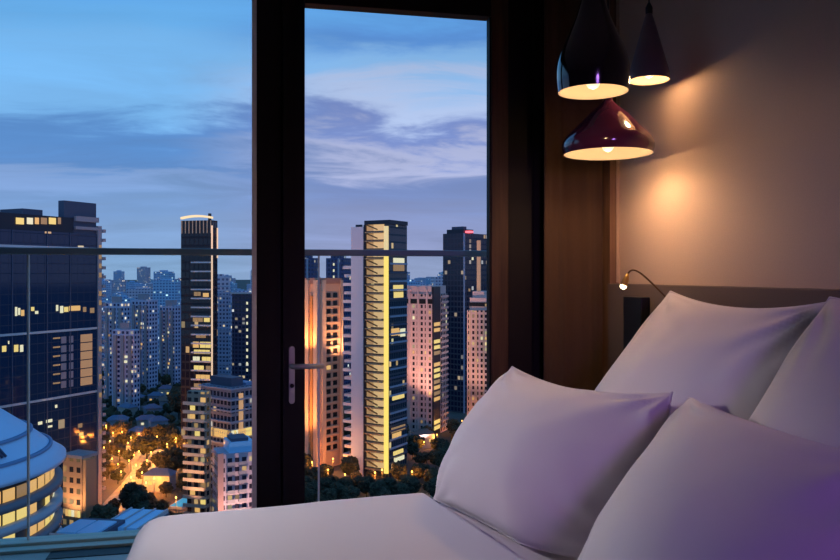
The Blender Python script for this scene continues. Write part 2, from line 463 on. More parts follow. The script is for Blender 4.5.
bb.tube([c0, c0+dirn*.004, c0+dirn*.010, c0+dirn*.013], [.012,.0125,.009,.002], 18); bb.build('lens', emis('reading_lens', (1,.85,.5), 9), rl)

# pendants
def pendant(name, label, cx, cy, zr, prof, m, cone=0, energy=10):
    root = empty(name, (cx, cy, zr)); tag(root, label, 'pendant lamp', 'pendant lamps above the bed')
    out = MB().lathe(prof, 64)
    sh = out.build('lamp_shade', m, root, sub=1)
    inn = [(max(.002, r-.004), z + (.0005 if i == 0 else -.002)) for i, (r, z) in enumerate(prof)]
    MB().lathe([(prof[0][0], 0)] + inn, 64, cap1=True).build('shade_lining', M['inner'], sh)
    top = prof[-1][1]
    MB().lathe([(prof[-1][0]+.003, top-.004), (prof[-1][0]+.003, top+.02), (.006, top+.035), (.003, top+.04)], 24, cap0=True, cap1=True).build('cap', m if prof[-1][0] > .01 else M['cord'], root)
    MB().tube([(0,0,top+.03), (0,0,ZC-zr-.02)], .0028, 8).build('cord', M['cord'], root)
    MB().lathe([(.045,ZC-zr-.025), (.05,ZC-zr-.02), (.05,ZC-zr-.0005)], 32, cap0=True, cap1=True).build('ceiling_rose', M['cord'], root)
    rb = min(.026, prof[0][0]*.35); zb = .022
    MB().lathe([(.001,zb-rb*.5), (rb*.6,zb-rb*.3), (rb,zb+rb*.4), (rb*.8,zb+rb*1.1), (rb*.45,zb+rb*1.8), (rb*.4, zb+rb*2.6)], 24, cap0=True, cap1=True).build('bulb', M['bulb'], root)
    def bulb_light(kind, e, z):
        l = bpy.data.lights.new('bulb_light', kind); l.energy = e; l.color = (1, .60, .30); l.shadow_soft_size = .02
        if kind == 'SPOT': l.spot_size = math.radians(168); l.spot_blend = .5
        lo = bpy.data.objects.new('bulb_light', l); COL.objects.link(lo); lo.parent = root; lo.location = (0, 0, z)
    bulb_light('POINT', energy, .005)
    if cone: bulb_light('SPOT', cone, .003)
    return root
def pos(px, py, z):
    p = U(px, py, z); return p.x, p.y, p.z
p = pos(593, 92, 2.45)
pendant('pendant_lamp', 'tall black drop shaped pendant, leftmost of the three lamps', *p,
        [(.108,0),(.112,.03),(.1135,.066),(.110,.095),(.10,.128),(.075,.183),(.052,.235),(.036,.29),(.025,.34),(.018,.39)], M['blackgloss'], energy=1.3)
p = pos(608, 154, 3.0)
pendant('pendant_lamp', 'wide glossy plum pendant hanging lowest of the three lamps', *p,
        [(.167,0),(.1745,.02),(.1755,.038),(.168,.06),(.134,.093),(.109,.118),(.081,.147),(.049,.175),(.026,.194),(.014,.209)], M['plum'], cone=10, energy=2.4)
p = pos(649, 80.5, 2.93)
pendant('pendant_lamp', 'small grey cone pendant, closest of the three lamps to the wall', *p,
        [(.0748,0),(.0764,.0125),(.0728,.034),(.0592,.080),(.0416,.1445),(.030,.189),(.0197,.2235),(.010,.2537)], M['mauve'], energy=1.9)

# ------------------------------------------------------------------ city: ground and roads
GM = mat('city_ground', (.09,.075,.065), .9, noise=(.02,.5,(1,1,1)))
g = MB(); g.box(-7000, 7000, 30, 14000, GZ-4, GZ); g = g.build('ground', GM); struct(g)
own = struct(bx('tower_storeys_below', mat('own_tower', (.2,.2,.2), .8), -3.2, 2.6, -2.2, YB+.12, GZ, -.33))
RM = mat('asphalt', (.30,.26,.22), .85, noise=(.3,.25,(1,1,1)))
def road(name, pts, wdt, h=.25):
    vs = []; fs = []
    P = [Vector((q[0], q[1])) for q in pts]
    for i, q in enumerate(P):
        t = (P[min(i+1,len(P)-1)] - P[max(i-1,0)]).normalized(); nn = Vector((-t.y, t.x))*wdt/2
        for z in (GZ-.2, GZ+h):
            for s in (1, -1):
                w_ = W(q.x + s*nn.x, q.y + s*nn.y, z); vs.append(w_)
    for i in range(len(P)-1):
        a = i*4; c = a+4
        fs += [(a+2,a+3,c+3,c+2), (a,a+2,c+2,c), (a+1,c+1,c+3,a+3), (a,c,c+1,a+1)]
    fs += [(0,1,3,2), ((len(P)-1)*4, (len(P)-1)*4+2, (len(P)-1)*4+3, (len(P)-1)*4+1)]
    return struct(MB().add(vs, fs).build(name, RM))
road('road_1', [on_ground(*q) for q in ((96,447),(120,449),(145,452),(170,455),(200,456))], 15)
road('road_2', [on_ground(*q) for q in ((112,520),(126,500),(140,484),(150,470),(146,455))], 17)
road('road_3', [on_ground(*q) for q in ((300,512),(340,506),(390,503),(430,498),(470,480))], 10)

# ------------------------------------------------------------------ city: towers
OCC = []          # footprints (lat, dep, radius) so trees and houses keep clear
UNIT = {}
def unit(m):
    if m.name not in UNIT: UNIT[m.name] = MB().box(-.5,.5,-.5,.5,-.5,.5).mesh('unit_'+m.name, m)
    return UNIT[m.name]
WL = [emis('window_amber', (1,.52,.16), .85), emis('window_yellow', (1,.68,.20), .95), emis('window_pale', (1,.86,.58), .9), emis('window_dim', (.8,.42,.16), .4), emis('reflection_tan', (.75,.36,.16), .5)]
class Tower:
    def __init__(s, name, label, pxl, pxc, pxr, D, phi, ytop, depth=None, group=None, cat='building'):
        s.D = D; s.phi = ph = math.radians(phi); s.pxc = pxc
        k = lambda px: (px-CX)/FOC
        s.lat = k(pxc)*D
        s.ux = (math.cos(ph), -math.sin(ph)); s.uy = (math.sin(ph), math.cos(ph))
        s.wl = -s._solve(pxl, s.ux)
        s.wr = s._solve(pxr, s.uy) if pxr > pxc else (depth or 15)
        s.h = 100 + (HOR-ytop)/FOC*D
        s.root = empty(name, W(s.lat, D, GZ), -TH - ph); tag(s.root, label, cat, group)
        for i in range(5):
            for j in range(5):
                a, b_ = -s.wl*i/4, s.wr*j/4
                OCC.append((s.lat + a*s.ux[0] + b_*s.uy[0], D + a*s.ux[1] + b_*s.uy[1], max(s.wl, s.wr)/6 + 2))
    def _solve(s, px, u):
        k = (px-CX)/FOC
        return (k*s.D - s.lat)/(u[0] - k*u[1])
    def fx(s, px): return s._solve(px, s.ux)        # local x on the front face seen at that column
    def ry(s, px): return s._solve(px, s.uy)        # local y on the right face
    def z(s, py, x=0, y=0):
        dep = s.D + x*s.ux[1] + y*s.uy[1]
        return 100 - (py-HOR)/FOC*dep
    def box(s, name, m, x0,x1,y0,y1,z0,z1, bevel=0, parent=None):
        return bx(name, m, x0,x1,y0,y1,z0,z1, parent or s.root, bevel)
    def win(s, m, x0,x1,y0,y1,z0,z1, name='window'):
        return link(name, unit(m), s.root, ((x0+x1)/2,(y0+y1)/2,(z0+z1)/2), scale=(x1-x0,y1-y0,z1-z0))
    def fwin(s, m, x0,x1,z0,z1, name='window', t=.35): return s.win(m, x0,x1,-t,.1,z0,z1, name)
    def rwin(s, m, y0,y1,z0,z1, name='window', t=.35): return s.win(m, -.1,t,y0,y1,z0,z1, name)
    def rep(s, name, me, locs):
        for l in locs: link(name, me, s.root, l)
rnd = random.Random(11)

# --- dark glass office at the left edge
navy = facade('navy_curtain_glass', (.022,.036,.075), (.012,.032,.085), 3.2, 4.0, .93, .9, .006, (1,.5,.2), (1,.8,.5), .5, .06, .1)
t = Tower('office_tower', 'dark blue glass office block filling the left edge of the window', -70, -40, 97, 282.6, 26, 233)
T1 = t; H1 = t.z(233, 0, t.ry(74))
t.box('body', navy, -t.wl, 0, 0, t.wr, 0, H1)
lav = mat('lavender_concrete', (.36,.31,.34), .8); dk = mat('near_black_cladding', (.012,.014,.03), .5); slate = mat('blue_slate_cladding', (.06,.075,.13), .6)
yA, yB = t.ry(-5), t.ry(74)
ztop = t.z(216, 0, t.ry(50))
t.box('penthouse', dk, -t.wl, -.3, 0, yB, H1+.02, ztop)
for a, c, mm in ((16,24,1),(27,33,2),(35,39,0),(41,47,3),(49,56,1),(58,61,3)):
    t.rwin(WL[mm], t.ry(a), t.ry(c), t.z(224, 0, t.ry(a)), t.z(217.5, 0, t.ry(a)), t=.0)
t.box('plant_room', slate, -t.wl+2, -2, t.ry(26), t.ry(46), ztop+.02, t.z(209,0,t.ry(36)))
t.box('lift_core', slate, -4, -.5, t.ry(65), t.ry(97), H1+.02, t.z(202,0,t.ry(82)))
t.box('terrace_band', lav, -10, .6, t.ry(75), t.wr+.6, t.z(222,0,t.ry(88)), t.z(217,0,t.ry(88)))
t.box('terrace_band', lav, -10, .6, t.ry(75), t.wr+.6, t.z(230,0,t.ry(88)), t.z(227,0,t.ry(88)))
mull = mat('pale_mullion', (.55,.58,.62), .5)
for za in (t.z(328,0,t.ry(97)), t.z(391,0,t.ry(97)), t.z(249,0,t.ry(97))):
    t.box('floor_band', mull, -.2, .35, 0, t.wr-.1, za-.45, za+.45)
for px in (12, 47, 70):
    t.box('mullion', slate, -.2, .3, t.ry(px)-.22, t.ry(px)+.22, 0, H1)
# a warm building's reflection, laid on as glowing panels; then the lit rooms
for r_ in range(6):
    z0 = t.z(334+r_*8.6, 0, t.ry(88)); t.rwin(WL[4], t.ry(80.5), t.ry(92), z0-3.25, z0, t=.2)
    for a, c in ((61,66),(69,73),):
        t.rwin(lav, t.ry(a), t.ry(c), z0-3.0, z0-.2, name='reflection_panel', t=.2)
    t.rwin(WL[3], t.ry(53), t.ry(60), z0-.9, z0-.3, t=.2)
for a, c, y0, y1, mm in ((15,17,307,316,2),(18,20,308,315,2),(21,24,310,316,0),(31,34,307,311,1),(35,38,311,314,2),(56,58,305,311,2),(60,63,306,313,2),(64,68,307,312,1),(69,80,306,311,0),(83,86,307,312,3),(90,94,308,313,3),(2,6,346,352,1),(14,18,345,352,1),(20,23,345,352,2),(8,9,341,344,2),(38,42,422,425,2),(46,52,420,423,2),(47,52,426,428,2),(78,82,424,428,3),(79,83,433,436,1),(55,57,405,408,2)):
    t.rwin(WL[mm], t.ry(a), t.ry(c), t.z(y1,0,t.ry(a)), t.z(y0,0,t.ry(a)), t=.2)
# balcony end
bal = MB().box(-5, 1.2, 0, 1.7, 0, .5).box(.9, 1.2, 0, 1.7, .5, 1.4).box(-5, 1.2, 1.4, 1.7, .5, 1.4).mesh('balcony', lav)
t.box('end_wall', lav, -6, .7, t.wr+.02, t.wr+2.0, 0, t.z(226,0,t.wr))
z = 6
while z < t.z(232,0,t.wr):
    link('balcony', bal, t.root, (0, t.wr+2.05, z)); 
    if rnd.random() < .25: t.win(WL[3], .55, .9, t.wr+.4, t.wr+1.7, z+.5, z+2.6)
    z += 4.0

# --- tan podium below it
tan = facade('tan_podium', (.42,.26,.17), (.03,.03,.04), 3.6, 4.2, .55, .5, .55, (1,.5,.18), (1,.7,.35), .35)
t = Tower('podium_block', 'low tan block with lit rooms at the foot of the dark glass office', 63, 82, 97, 305, 22, 459); TP = t
t.box('body', tan, -t.wl, 0, 0, t.wr, 0, t.h)
t.box('roof_slab', lav, -t.wl-.6, .6, -.6, t.wr+.6, t.h+.02, t.h+1.2)
t.box('pier', mat('tan_stone', (.5,.30,.17), .8), -.1, 1.6, .3, t.wr*.72, 0, t.h-.5)
for k in range(5): t.fwin(WL[k % 3], t.fx(66+3*k), t.fx(68.2+3*k), t.h-23, t.h-20.5)

# --- round drum with a ribbed domed roof
Rr, Dd = 40.5, 215.0
lt = (-101-CX)/FOC*Dd; ze = 100 - (470-HOR)/FOC*Dd
rd = empty('round_building', W(lt, Dd, GZ)); tag(rd, 'round building with pale blue ribbed dome and lit yellow floors at lower left', 'building')
for i in range(12): OCC.append((lt + 30*math.cos(i*PI/6), Dd + 30*math.sin(i*PI/6), 16))
dome = mat('pale_blue_metal_roof', (.48,.66,.88), .5); darkband = mat('slate_band', (.16,.18,.22), .6); paleband = mat('pale_band', (.42,.45,.5), .6)
dp = [(Rr+1.5, ze), (Rr+1.5, ze+1.2), (Rr*.93, ze+4.2), (Rr*.80, ze+8.8), (Rr*.62, ze+14.4), (Rr*.42, ze+19.5), (Rr*.2, ze+23.2), (.5, ze+24.4)]
MB().lathe(dp, 96, cap0=True, cap1=True).build('dome_roof', dome, rd)
for i, (r_, z_) in enumerate(((Rr*.935, ze+4.2), (Rr*.805, ze+8.8))):
    MB().lathe([(r_+.5, z_-.2), (r_+.5, z_+.35), (r_-.5, z_+.55), (r_-.5, z_-.2)], 96).build('roof_ring', mat('roof_ring', (.14,.24,.42), .5), rd)
# louvres on the roof
lvm = mat('dark_louvre', (.04,.06,.12), .5)
for k in range(16):
    a = -.95 + k*.03
    ca, sa = math.cos(a), math.sin(a)
    MB().tube([(Rr*.90*ca, Rr*.90*sa, ze+6.1), (Rr*.81*ca, Rr*.81*sa, ze+9.2)], .35, 6).build('louvre', lvm, rd)
MB().lathe([(Rr-2.2, 0), (Rr-2.2, ze-.02)], 96, cap0=True, cap1=True).build('drum', mat('drum_wall', (.05,.05,.055), .6), rd)
zz = ze - 5.6; fl = 0
while zz > 4 and fl < 6:
    MB().lathe([(Rr-2.1, zz-1.6), (Rr+.6, zz-1.6), (Rr+.6, zz+.4), (Rr-2.1, zz+.4)], 96).build('floor_band', paleband if fl % 2 else darkband, rd)
    nseg = 60
    me_cache = {}
    if fl < 4:
        for k in range(16):
            if rnd.random() < .12: continue
            a0 = -1.62 + k*.115; mm = WL[rnd.choice((1,1,2,0)) if fl else rnd.choice((0,3,0))]
            MB().lathe([(Rr-2.0, zz+.6), (Rr-1.7, zz+.6), (Rr-1.7, zz+3.7), (Rr-2.0, zz+3.7)], 6, a0=a0, a1=a0+.10).build('window', mm, rd)
    zz -= 5.8; fl += 1

# --- blue glass-roofed hall beside the balcony edge
cyan = mat('blue_canopy_glass', (.10,.25,.50), .3, emit=(.06,.25,.62), es=.30)
t = Tower('glass_roof_hall', 'low hall with a blue lit glass roof just beyond the balcony edge', 97, 139, 139, 222, 8, 529.5, depth=19)
t.box('body', slate, -t.wl, 0, 0, t.wr, 0, t.h-1)
t.box('glass_roof', cyan, -t.wl+.8, -.8, .8, t.wr-.8, t.h-.98, t.h)
for k in range(4): t.box('rafter', paleband, -t.wl+.3+k*(t.wl-1)/3, -t.wl+.75+k*(t.wl-1)/3, .2, t.wr-.2, t.h-.98, t.h+.35)
t2 = Tower('flat_roof_annex', 'flat blue grey roof in front of the glass roofed hall', 50, 95, 95, 212, 8, 538, depth=16)
t2.box('body', slate, -t2.wl, 0, 0, t2.wr, 0, t2.h); t2.box('parapet', paleband, -t2.wl, 0, -.35, -.02, 0.3, t2.h+.8)
t2.box('roof_light', cyan, -t2.wl*.5, -1, 2, t2.wr-3, t2.h+.02, t2.h+.5)
t2.box('roof_light', cyan, -t2.wl*.95, -t2.wl*.55, 2, t2.wr-3, t2.h+.02, t2.h+.5)

# --- tower with the lit crown
dkg = facade('black_glass_tower', (.02,.02,.03), (.012,.012,.025), 2.6, 4.4, .8, .75, .03, (1,.5,.2), (1,.75,.4), .5, .1)
t = Tower('crowned_tower', 'slim dark tower with glowing rounded crown and a vertical light strip', 181, 212, 217.5, 410, 14, 216)
T2 = t
t.box('body', dkg, -t.wl, 0, 0, t.wr, 0, t.h-2.2)
strip = emis('peach_light_strip', (1,.62,.42), 1.0); crownm = emis('crown_light', (1,.72,.40), 1.1)
# crown: curved lit rim above a screen of fins
n_ = 18; vs = []; fs = []
for i in range(n_+1):
    q = i/n_; x = -t.wl + t.wl*q; zc = t.h - 2.0 + 1.6*math.sin(PI*(.12+.76*q))
    for dy, dz in ((-.6,0),(1.2,0),(1.2,1.1),(-.6,1.1)): vs.append((x, dy, zc+dz))
for i in range(n_):
    for k in range(4): fs.append((i*4+k, i*4+(k+1)%4, i*4+4+(k+1)%4, i*4+4+k))
fs += [(0,1,2,3), (n_*4+3, n_*4+2, n_*4+1, n_*4)]
MB().add(vs, fs).build('crown_rim', crownm, t.root)
for k in range(9):
    x = -t.wl + .6 + k*(t.wl-1.2)/8; t.box('crown_fin', mat('fin_glow', (.5,.35,.28), .7, emit=(1,.6,.35), es=.12) if k == 0 else bpy.data.materials['fin_glow'], x-.18, x+.18, -.4, .05, t.h-9, t.h-2.3)
t.box('spire', dk, -3.4, -2.2, 2, 3.4, t.h-2.1, t.h+1.6)
t.box('light_strip', strip, -.25, .35, -.45, .25, 40, t.h-5)
t.box('light_strip', strip, .02, .5, t.wr-.8, t.wr-.2, t.h-22, t.h-6)
slab = MB().box(t.fx(192), -.6, -1.3, 0, 0, .75).mesh('floor_slab', mat('pale_slab', (.75,.72,.76), .7))
z = 6.0
while z < t.h-20: link('floor_slab', slab, t.root, (0,0,z)); z += 4.75
for y0, y1, a, c, mm in ((318,322,193,203,3),(318,322,204,210,1),(292,296,194,201,3),(293,297,203,209,0),(342,348,193,199,0),(342,348,200,211,1),(350,354,194,210,1),(357,362,193,200,2),(357,362,202,211,1),(366,371,194,204,1),(366,371,206,211,3),(375,379,196,210,0),(384,388,194,205,3),(394,399,193,202,0),(404,408,194,201,1),(413,418,193,200,0),(335,338,196,206,3),(424,428,193,199,3),(436,440,194,200,0)):
    x0, x1 = t.fx(a), t.fx(c)
    nb = max(1, round((x1-x0)/2.6))
    for k in range(nb): t.fwin(WL[mm], x0+(x1-x0)*k/nb+.15, x0+(x1-x0)*(k+1)/nb-.15, t.z(y1), t.z(y0))

# --- balcony stack in front of it, two round-cornered blocks with blue lit roofs
brown = facade('brown_flats', (.34,.24,.18), (.03,.025,.03), 3.0, 3.4, .6, .55, .25, (1,.5,.18), (1,.75,.4), .55)
t = Tower('balcony_flats', 'narrow block of stacked brown balconies at the foot of the crowned tower', 187, 206, 211, 312, 16, 392); TB = t
t.box('body', brown, -t.wl, 0, 0, t.wr, 0, t.h)
bm_ = MB().box(-t.wl-.7, .3, -1.9, 0, 0, .45).box(-t.wl-.7, .3, -1.9, -1.6, .45, 1.3).mesh('balcony', mat('tan_balcony', (.60,.44,.36), .8))
t.rep('balcony', bm_, [(0, -.02, 3.4*k) for k in range(1, int(t.h/3.4))])
for k in range(1, int(t.h/3.4)):
    if rnd.random() < .6: x = rnd.choice((.15,.45,.7))*t.wl; t.fwin(WL[rnd.choice((0,0,1,3))], -x-1.1, -x+1.1, 3.4*k+1.0, 3.4*k+2.9, t=.2)
bluew = facade('blue_white_flats', (.22,.23,.30), (.02,.025,.05), 2.6, 3.6, .7, .6, .12, (1,.6,.25), (.9,.85,.8), .6)
t = Tower('terraced_flats', 'wide blue grey block with dark curved floor terraces behind the lavender flats', 201, 231, 258, 352, 38, 388)
t.box('body', bluew, -t.wl, 0, 0, t.wr, 0, t.h)
tb = mat('pale_blue_terrace', (.30,.36,.48), .7)
me = MB().box(-t.wl-.8, .9, -.9, t.wr, 0, .7).mesh('terrace', tb)
t.rep('terrace', me, [(0,0,t.h-1-5*k) for k in range(0, 9)])
t.box('roof_pavilion', slate, -t.wl*.8, -t.wl*.1, 2, t.wr*.55, t.h+.02, t.h+4)
t.box('roof_deck', mat('blue_deck', (.16,.26,.45), .6), -t.wl*.8, -1, t.wr*.6, t.wr*.95, t.h+.02, t.h+1.2)
t.box('lit_stair', mat('stair_lit', (.5,.3,.2), .8, emit=(1,.5,.2), es=.5), -.2, .55, t.wr*.28, t.wr*.42, t.h-32, t.h-3)
zq = t.z(436)
for k in range(14):
    t.fwin(WL[rnd.choice((0,1,0,3))], -t.wl*(k+.85)/14, -t.wl*(k+.2)/14, zq-1.3, zq+2.3, t=1.0)
    t.rwin(WL[rnd.choice((1,1,2,0))], t.wr*(k+.2)/14, t.wr*(k+.85)/14, zq-1.3, zq+2.3, t=1.0)
lavf = facade('lavender_flats', (.52,.40,.47), (.035,.03,.05), 2.7, 3.5, .62, .5, .22, (1,.55,.22), (1,.8,.5), .55)
t = Tower('lavender_flats', 'low lavender block with a bright blue roof pool beside the door frame', 212.5, 219, 257, 292, 65, 455); T4 = t
t.box('body', lavf, -t.wl, 0, 0, t.wr, 0, t.h)
t.box('corner_pier', mat('rose_pier', (.5,.28,.25), .8), -.4, .5, -.5, 1.6, 0, t.h+.5)
t.box('roof_pool', cyan, -t.wl*.9, -1, 4, t.wr-1, t.h+.02, t.h+4.0)
t.box('roof_house', slate, -t.wl*.8, -2, t.wr*.35, t.wr*.8, t.h+4.02, t.h+5.2)
me = MB().box(0, 1.4, -1.5, 1.5, 0, .4).box(1.15, 1.4, -1.5, 1.5, .4, 1.3).mesh('balcony', lav)
t.rep('balcony', me, [(.02, y, 3.5*k) for k in range(1, int(t.h/3.5)) for y in (t.wr*.3, t.wr*.6)])

# --- distant pair of slim towers left of the door frame
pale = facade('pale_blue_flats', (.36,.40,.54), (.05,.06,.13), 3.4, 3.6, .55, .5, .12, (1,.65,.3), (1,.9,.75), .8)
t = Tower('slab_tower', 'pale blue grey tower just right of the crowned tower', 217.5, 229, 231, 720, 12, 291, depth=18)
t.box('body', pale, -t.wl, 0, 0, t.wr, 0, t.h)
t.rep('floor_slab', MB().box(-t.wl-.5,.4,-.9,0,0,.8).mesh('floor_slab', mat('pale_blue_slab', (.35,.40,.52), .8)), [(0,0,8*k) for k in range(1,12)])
t = Tower('slab_tower', 'dark navy tower with white floor lights close to the door frame', 232, 249, 252, 640, 12, 294, depth=16)
t.box('body', facade('navy_flats', (.035,.04,.09), (.012,.015,.04), 3.2, 3.4, .7, .6, .09, (1,.7,.4), (.8,.85,1), .7), -t.wl, 0, 0, t.wr, 0, t.h)
t.box('roof_slab', paleband, -t.wl-1, 1, -1, t.wr, t.h+.02, t.h+1.5)
for k in range(11): t.fwin(WL[2], -2.3, -.9, 20+5.5*k, 22.2+5.5*k)

# --- apartment cluster in the left distance
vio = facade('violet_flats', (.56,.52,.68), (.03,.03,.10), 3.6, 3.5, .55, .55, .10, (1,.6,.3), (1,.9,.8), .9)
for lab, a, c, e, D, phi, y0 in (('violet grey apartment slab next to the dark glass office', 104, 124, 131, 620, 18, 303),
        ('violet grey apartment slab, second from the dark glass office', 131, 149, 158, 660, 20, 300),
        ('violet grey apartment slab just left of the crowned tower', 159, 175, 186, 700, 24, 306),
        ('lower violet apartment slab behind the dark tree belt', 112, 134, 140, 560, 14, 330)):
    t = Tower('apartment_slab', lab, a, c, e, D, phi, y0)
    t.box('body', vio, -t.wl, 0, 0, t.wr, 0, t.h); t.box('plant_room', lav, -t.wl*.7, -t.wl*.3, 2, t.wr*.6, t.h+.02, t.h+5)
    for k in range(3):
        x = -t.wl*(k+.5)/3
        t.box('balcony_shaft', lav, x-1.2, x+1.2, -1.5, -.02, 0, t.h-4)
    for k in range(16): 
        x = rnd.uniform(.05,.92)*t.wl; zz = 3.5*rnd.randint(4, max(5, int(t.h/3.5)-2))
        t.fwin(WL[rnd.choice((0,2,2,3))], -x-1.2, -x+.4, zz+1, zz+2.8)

# --- right window: blue towers behind, orange tower, central tower
bl = facade('deep_blue_flats', (.05,.08,.20), (.02,.03,.09), 3.0, 3.5, .6, .6, .05, (1,.8,.5), (.8,.9,1), .8)
for lab, a, c, e, D, phi, y0 in (('deep blue tower behind the orange tower, next to the door frame', 292, 314, 318, 640, 20, 258),
                                 ('deep blue tower between the orange tower and the yellow lit tower', 326, 344, 351, 620, 22, 258)):
    t = Tower('blue_tower', lab, a, c, e, D, phi, y0); t.box('body', bl, -t.wl, 0, 0, t.wr, 0, t.h)
    t.box('roof_screen', bl, -t.wl*.8, -t.wl*.2, 2, t.wr*.8, t.h+.02, t.h+3)
    t.box('vertical_fin', tb, -t.wl*.33, -t.wl*.25, -.6, -.02, 0, t.h)
    for k in range(8): t.fwin(WL[2], -t.wl*.6, -t.wl*.6+1.2, t.h-6-5*k, t.h-4-5*k)

orange = facade('apricot_flats', (.68,.42,.30), (.03,.02,.02), 2.85, 3.7, .0, .0, .0)
t = Tower('apricot_tower', 'floodlit orange apartment tower beside the door handle', 293, 319, 342, 398, 40, 284)
T12 = t
t.box('body', orange, -t.wl, 0, 0, t.wr, 0, t.h)
t.box('parapet', mat('rose_parapet', (.42,.22,.17), .8), -t.wl-.3, .3, -.3, t.wr, t.h+.02, t.h+3)
apr = mat('apricot_stone', (.74,.50,.36), .8); dw = mat('dark_window', (.02,.015,.015), .25)
for a, c in ((307,310),(315,318.5)):
    t.box('pier', apr, t.fx(a), t.fx(c), -1.3, -.02, 0, t.h+2)
gp = mat('orange_glow_recess', (.6,.28,.1), .8)
t.box('lit_recess', gp, t.fx(310.5), t.fx(313), -.5, -.02, 0, t.h-6)
for a, c in ((321,324.5),(340,341.8)):
    t.box('pier', apr, .02, 1.2, t.ry(a), t.ry(c), 0, t.h+2)
z = 8
while z < t.h-6:
    for a, c in ((326.5,330.5),(333,337)):
        t.rwin(dw, t.ry(a), t.ry(c), z+1.0, z+3.4, t=.15)
    link('floor_slab', unit(apr), t.root, (.3, t.ry(332), z+.4), scale=(.9, t.ry(338.5)-t.ry(325.5), .5))
    if rnd.random() < .13: t.rwin(WL[0], t.ry(326.5), t.ry(330.5), z+1.1, z+3.3, t=.2)
    z += 4.15

white = mat('pale_lavender_render', (.74,.69,.75), .8)
glassb = facade('teal_glass_flats', (.05,.06,.08), (.02,.035,.06), 2.1, 3.6, .85, .8, .04, (1,.6,.25), (1,.85,.4), .6, .08)
t = Tower('yellow_lit_tower', 'tall tower with a bright yellow lit column and grey slab wall in the middle', 352.5, 389, 407, 379, 30, 224)
T13 = t
x_s, x_y0, x_y1 = t.fx(364.5), t.fx(366.5), t.fx(384.5)
zt = t.h
t.box('slab_wall', white, -t.wl, x_s, -1.2, t.wr, 0, t.z(226))
t.box('body', glassb, x_s+.02, 0, 0.02, t.wr, 0, zt)
t.box('roof_screen', dk, x_s+.5, 1.0, -1.0, t.wr*.95, zt+.02, zt+2)
t.box('roof_mast', dk, -t.wl+.5, -t.wl+4, 2, 3, t.z(226)+.02, t.z(224.2)+.5)
ylm = emis('yellow_column', (1,.66,.13), 1.25); yll = emis('stair_light', (1,.62,.2), .75)
t.box('light_column', ylm, t.fx(384.8), t.fx(388.6), -.9, .01, 3, t.z(256))
t.box('light_column', mat('top_column_lit', (.6,.5,.3), .8, emit=(1,.72,.3), es=.7), t.fx(384.8), t.fx(388.6), -.9, .01, t.z(255.5), zt-1)
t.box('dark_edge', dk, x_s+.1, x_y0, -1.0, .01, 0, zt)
yw = x_y1-x_y0
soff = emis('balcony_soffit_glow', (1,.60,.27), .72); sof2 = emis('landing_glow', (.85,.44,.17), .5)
land = MB().box(0, yw-.1, -1.7, 0, 0, .55).mesh('balcony', mat('ochre_balcony', (.45,.30,.17), .8))
k = 0; z = 4.0
stf = MB().add([(0,-.9,3.9),(0,-.3,3.9),(yw*.62,-.3,1.4),(yw*.62,-.9,1.4),(0,-.9,4.5),(0,-.3,4.5),(yw*.62,-.3,2.0),(yw*.62,-.9,2.0)],[(0,3,2,1),(4,5,6,7),(0,1,5,4),(1,2,6,5),(2,3,7,6),(3,0,4,7)]).mesh('stair_flight', mat('stair_brown', (.22,.13,.06), .8))
while z < zt-4:
    link('balcony', land, t.root, (x_y0+.05, 0, z))
    # the lit ceiling and back wall of each landing, brighter towards the light column
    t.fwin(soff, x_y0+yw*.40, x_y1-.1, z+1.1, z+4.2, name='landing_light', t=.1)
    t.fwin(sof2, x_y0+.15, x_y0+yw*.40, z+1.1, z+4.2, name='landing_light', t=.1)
    link('stair_flight', stf, t.root, (x_y0+.2, 0, z))
    z += 4.3; k += 1
# right face windows
for y0, y1, a, c, mm in ((258,264,393,404,2),(264.5,271,393,404,3),(285,291,393,403,1),(292,299,393.5,403,1),(328,335,391,399,0),(329,337,400,405,2),(395,399,392,404,1),(426,431,391,405,3),(432,437,392,401,0),(450,456,393,403,1),(457,461,394,404,2),(470,474,393,402,0)):
    q0, q1 = t.ry(a), t.ry(c); nb = max(1, round((q1-q0)/2.1))
    for kk in range(nb): t.rwin(WL[mm], q0+(q1-q0)*kk/nb+.2, q0+(q1-q0)*(kk+1)/nb-.2, t.z(y1,0,t.wr/2), t.z(y0,0,t.wr/2))
for k in range(0, 26):
    t.box('spandrel', tb if k % 3 else slate, .02, .5, .6, t.wr-.3, 10+4.3*k, 10.9+4.3*k) if 10+4.3*k < zt-18 else None
# balconies on the far left flank
flank = MB().box(-6.4, 0, 0, 6, 0, .5).box(-6.4, -6.1, 0, 6, .5, 1.5).box(-6.4, 0, 0, .3, .5, 1.5).mesh('balcony', white)
z = 8; k = 0
while z < t.z(262):
    link('balcony', flank, t.root, (-t.wl-.02, .5 + (1.5 if k % 2 else 0), z))
    if rnd.random() < .5: t.win(WL[rnd.choice((0,3,3,1))], -t.wl-.5, -t.wl-.02, 1, 5, z+.6, z+2.7)
    z += 4.3; k += 1
t.box('flank_wall', mat('flank_dark', (.06,.05,.05), .7), -t.wl-3.2, -t.wl-.02, 6.6, 14, 0, t.z(262))

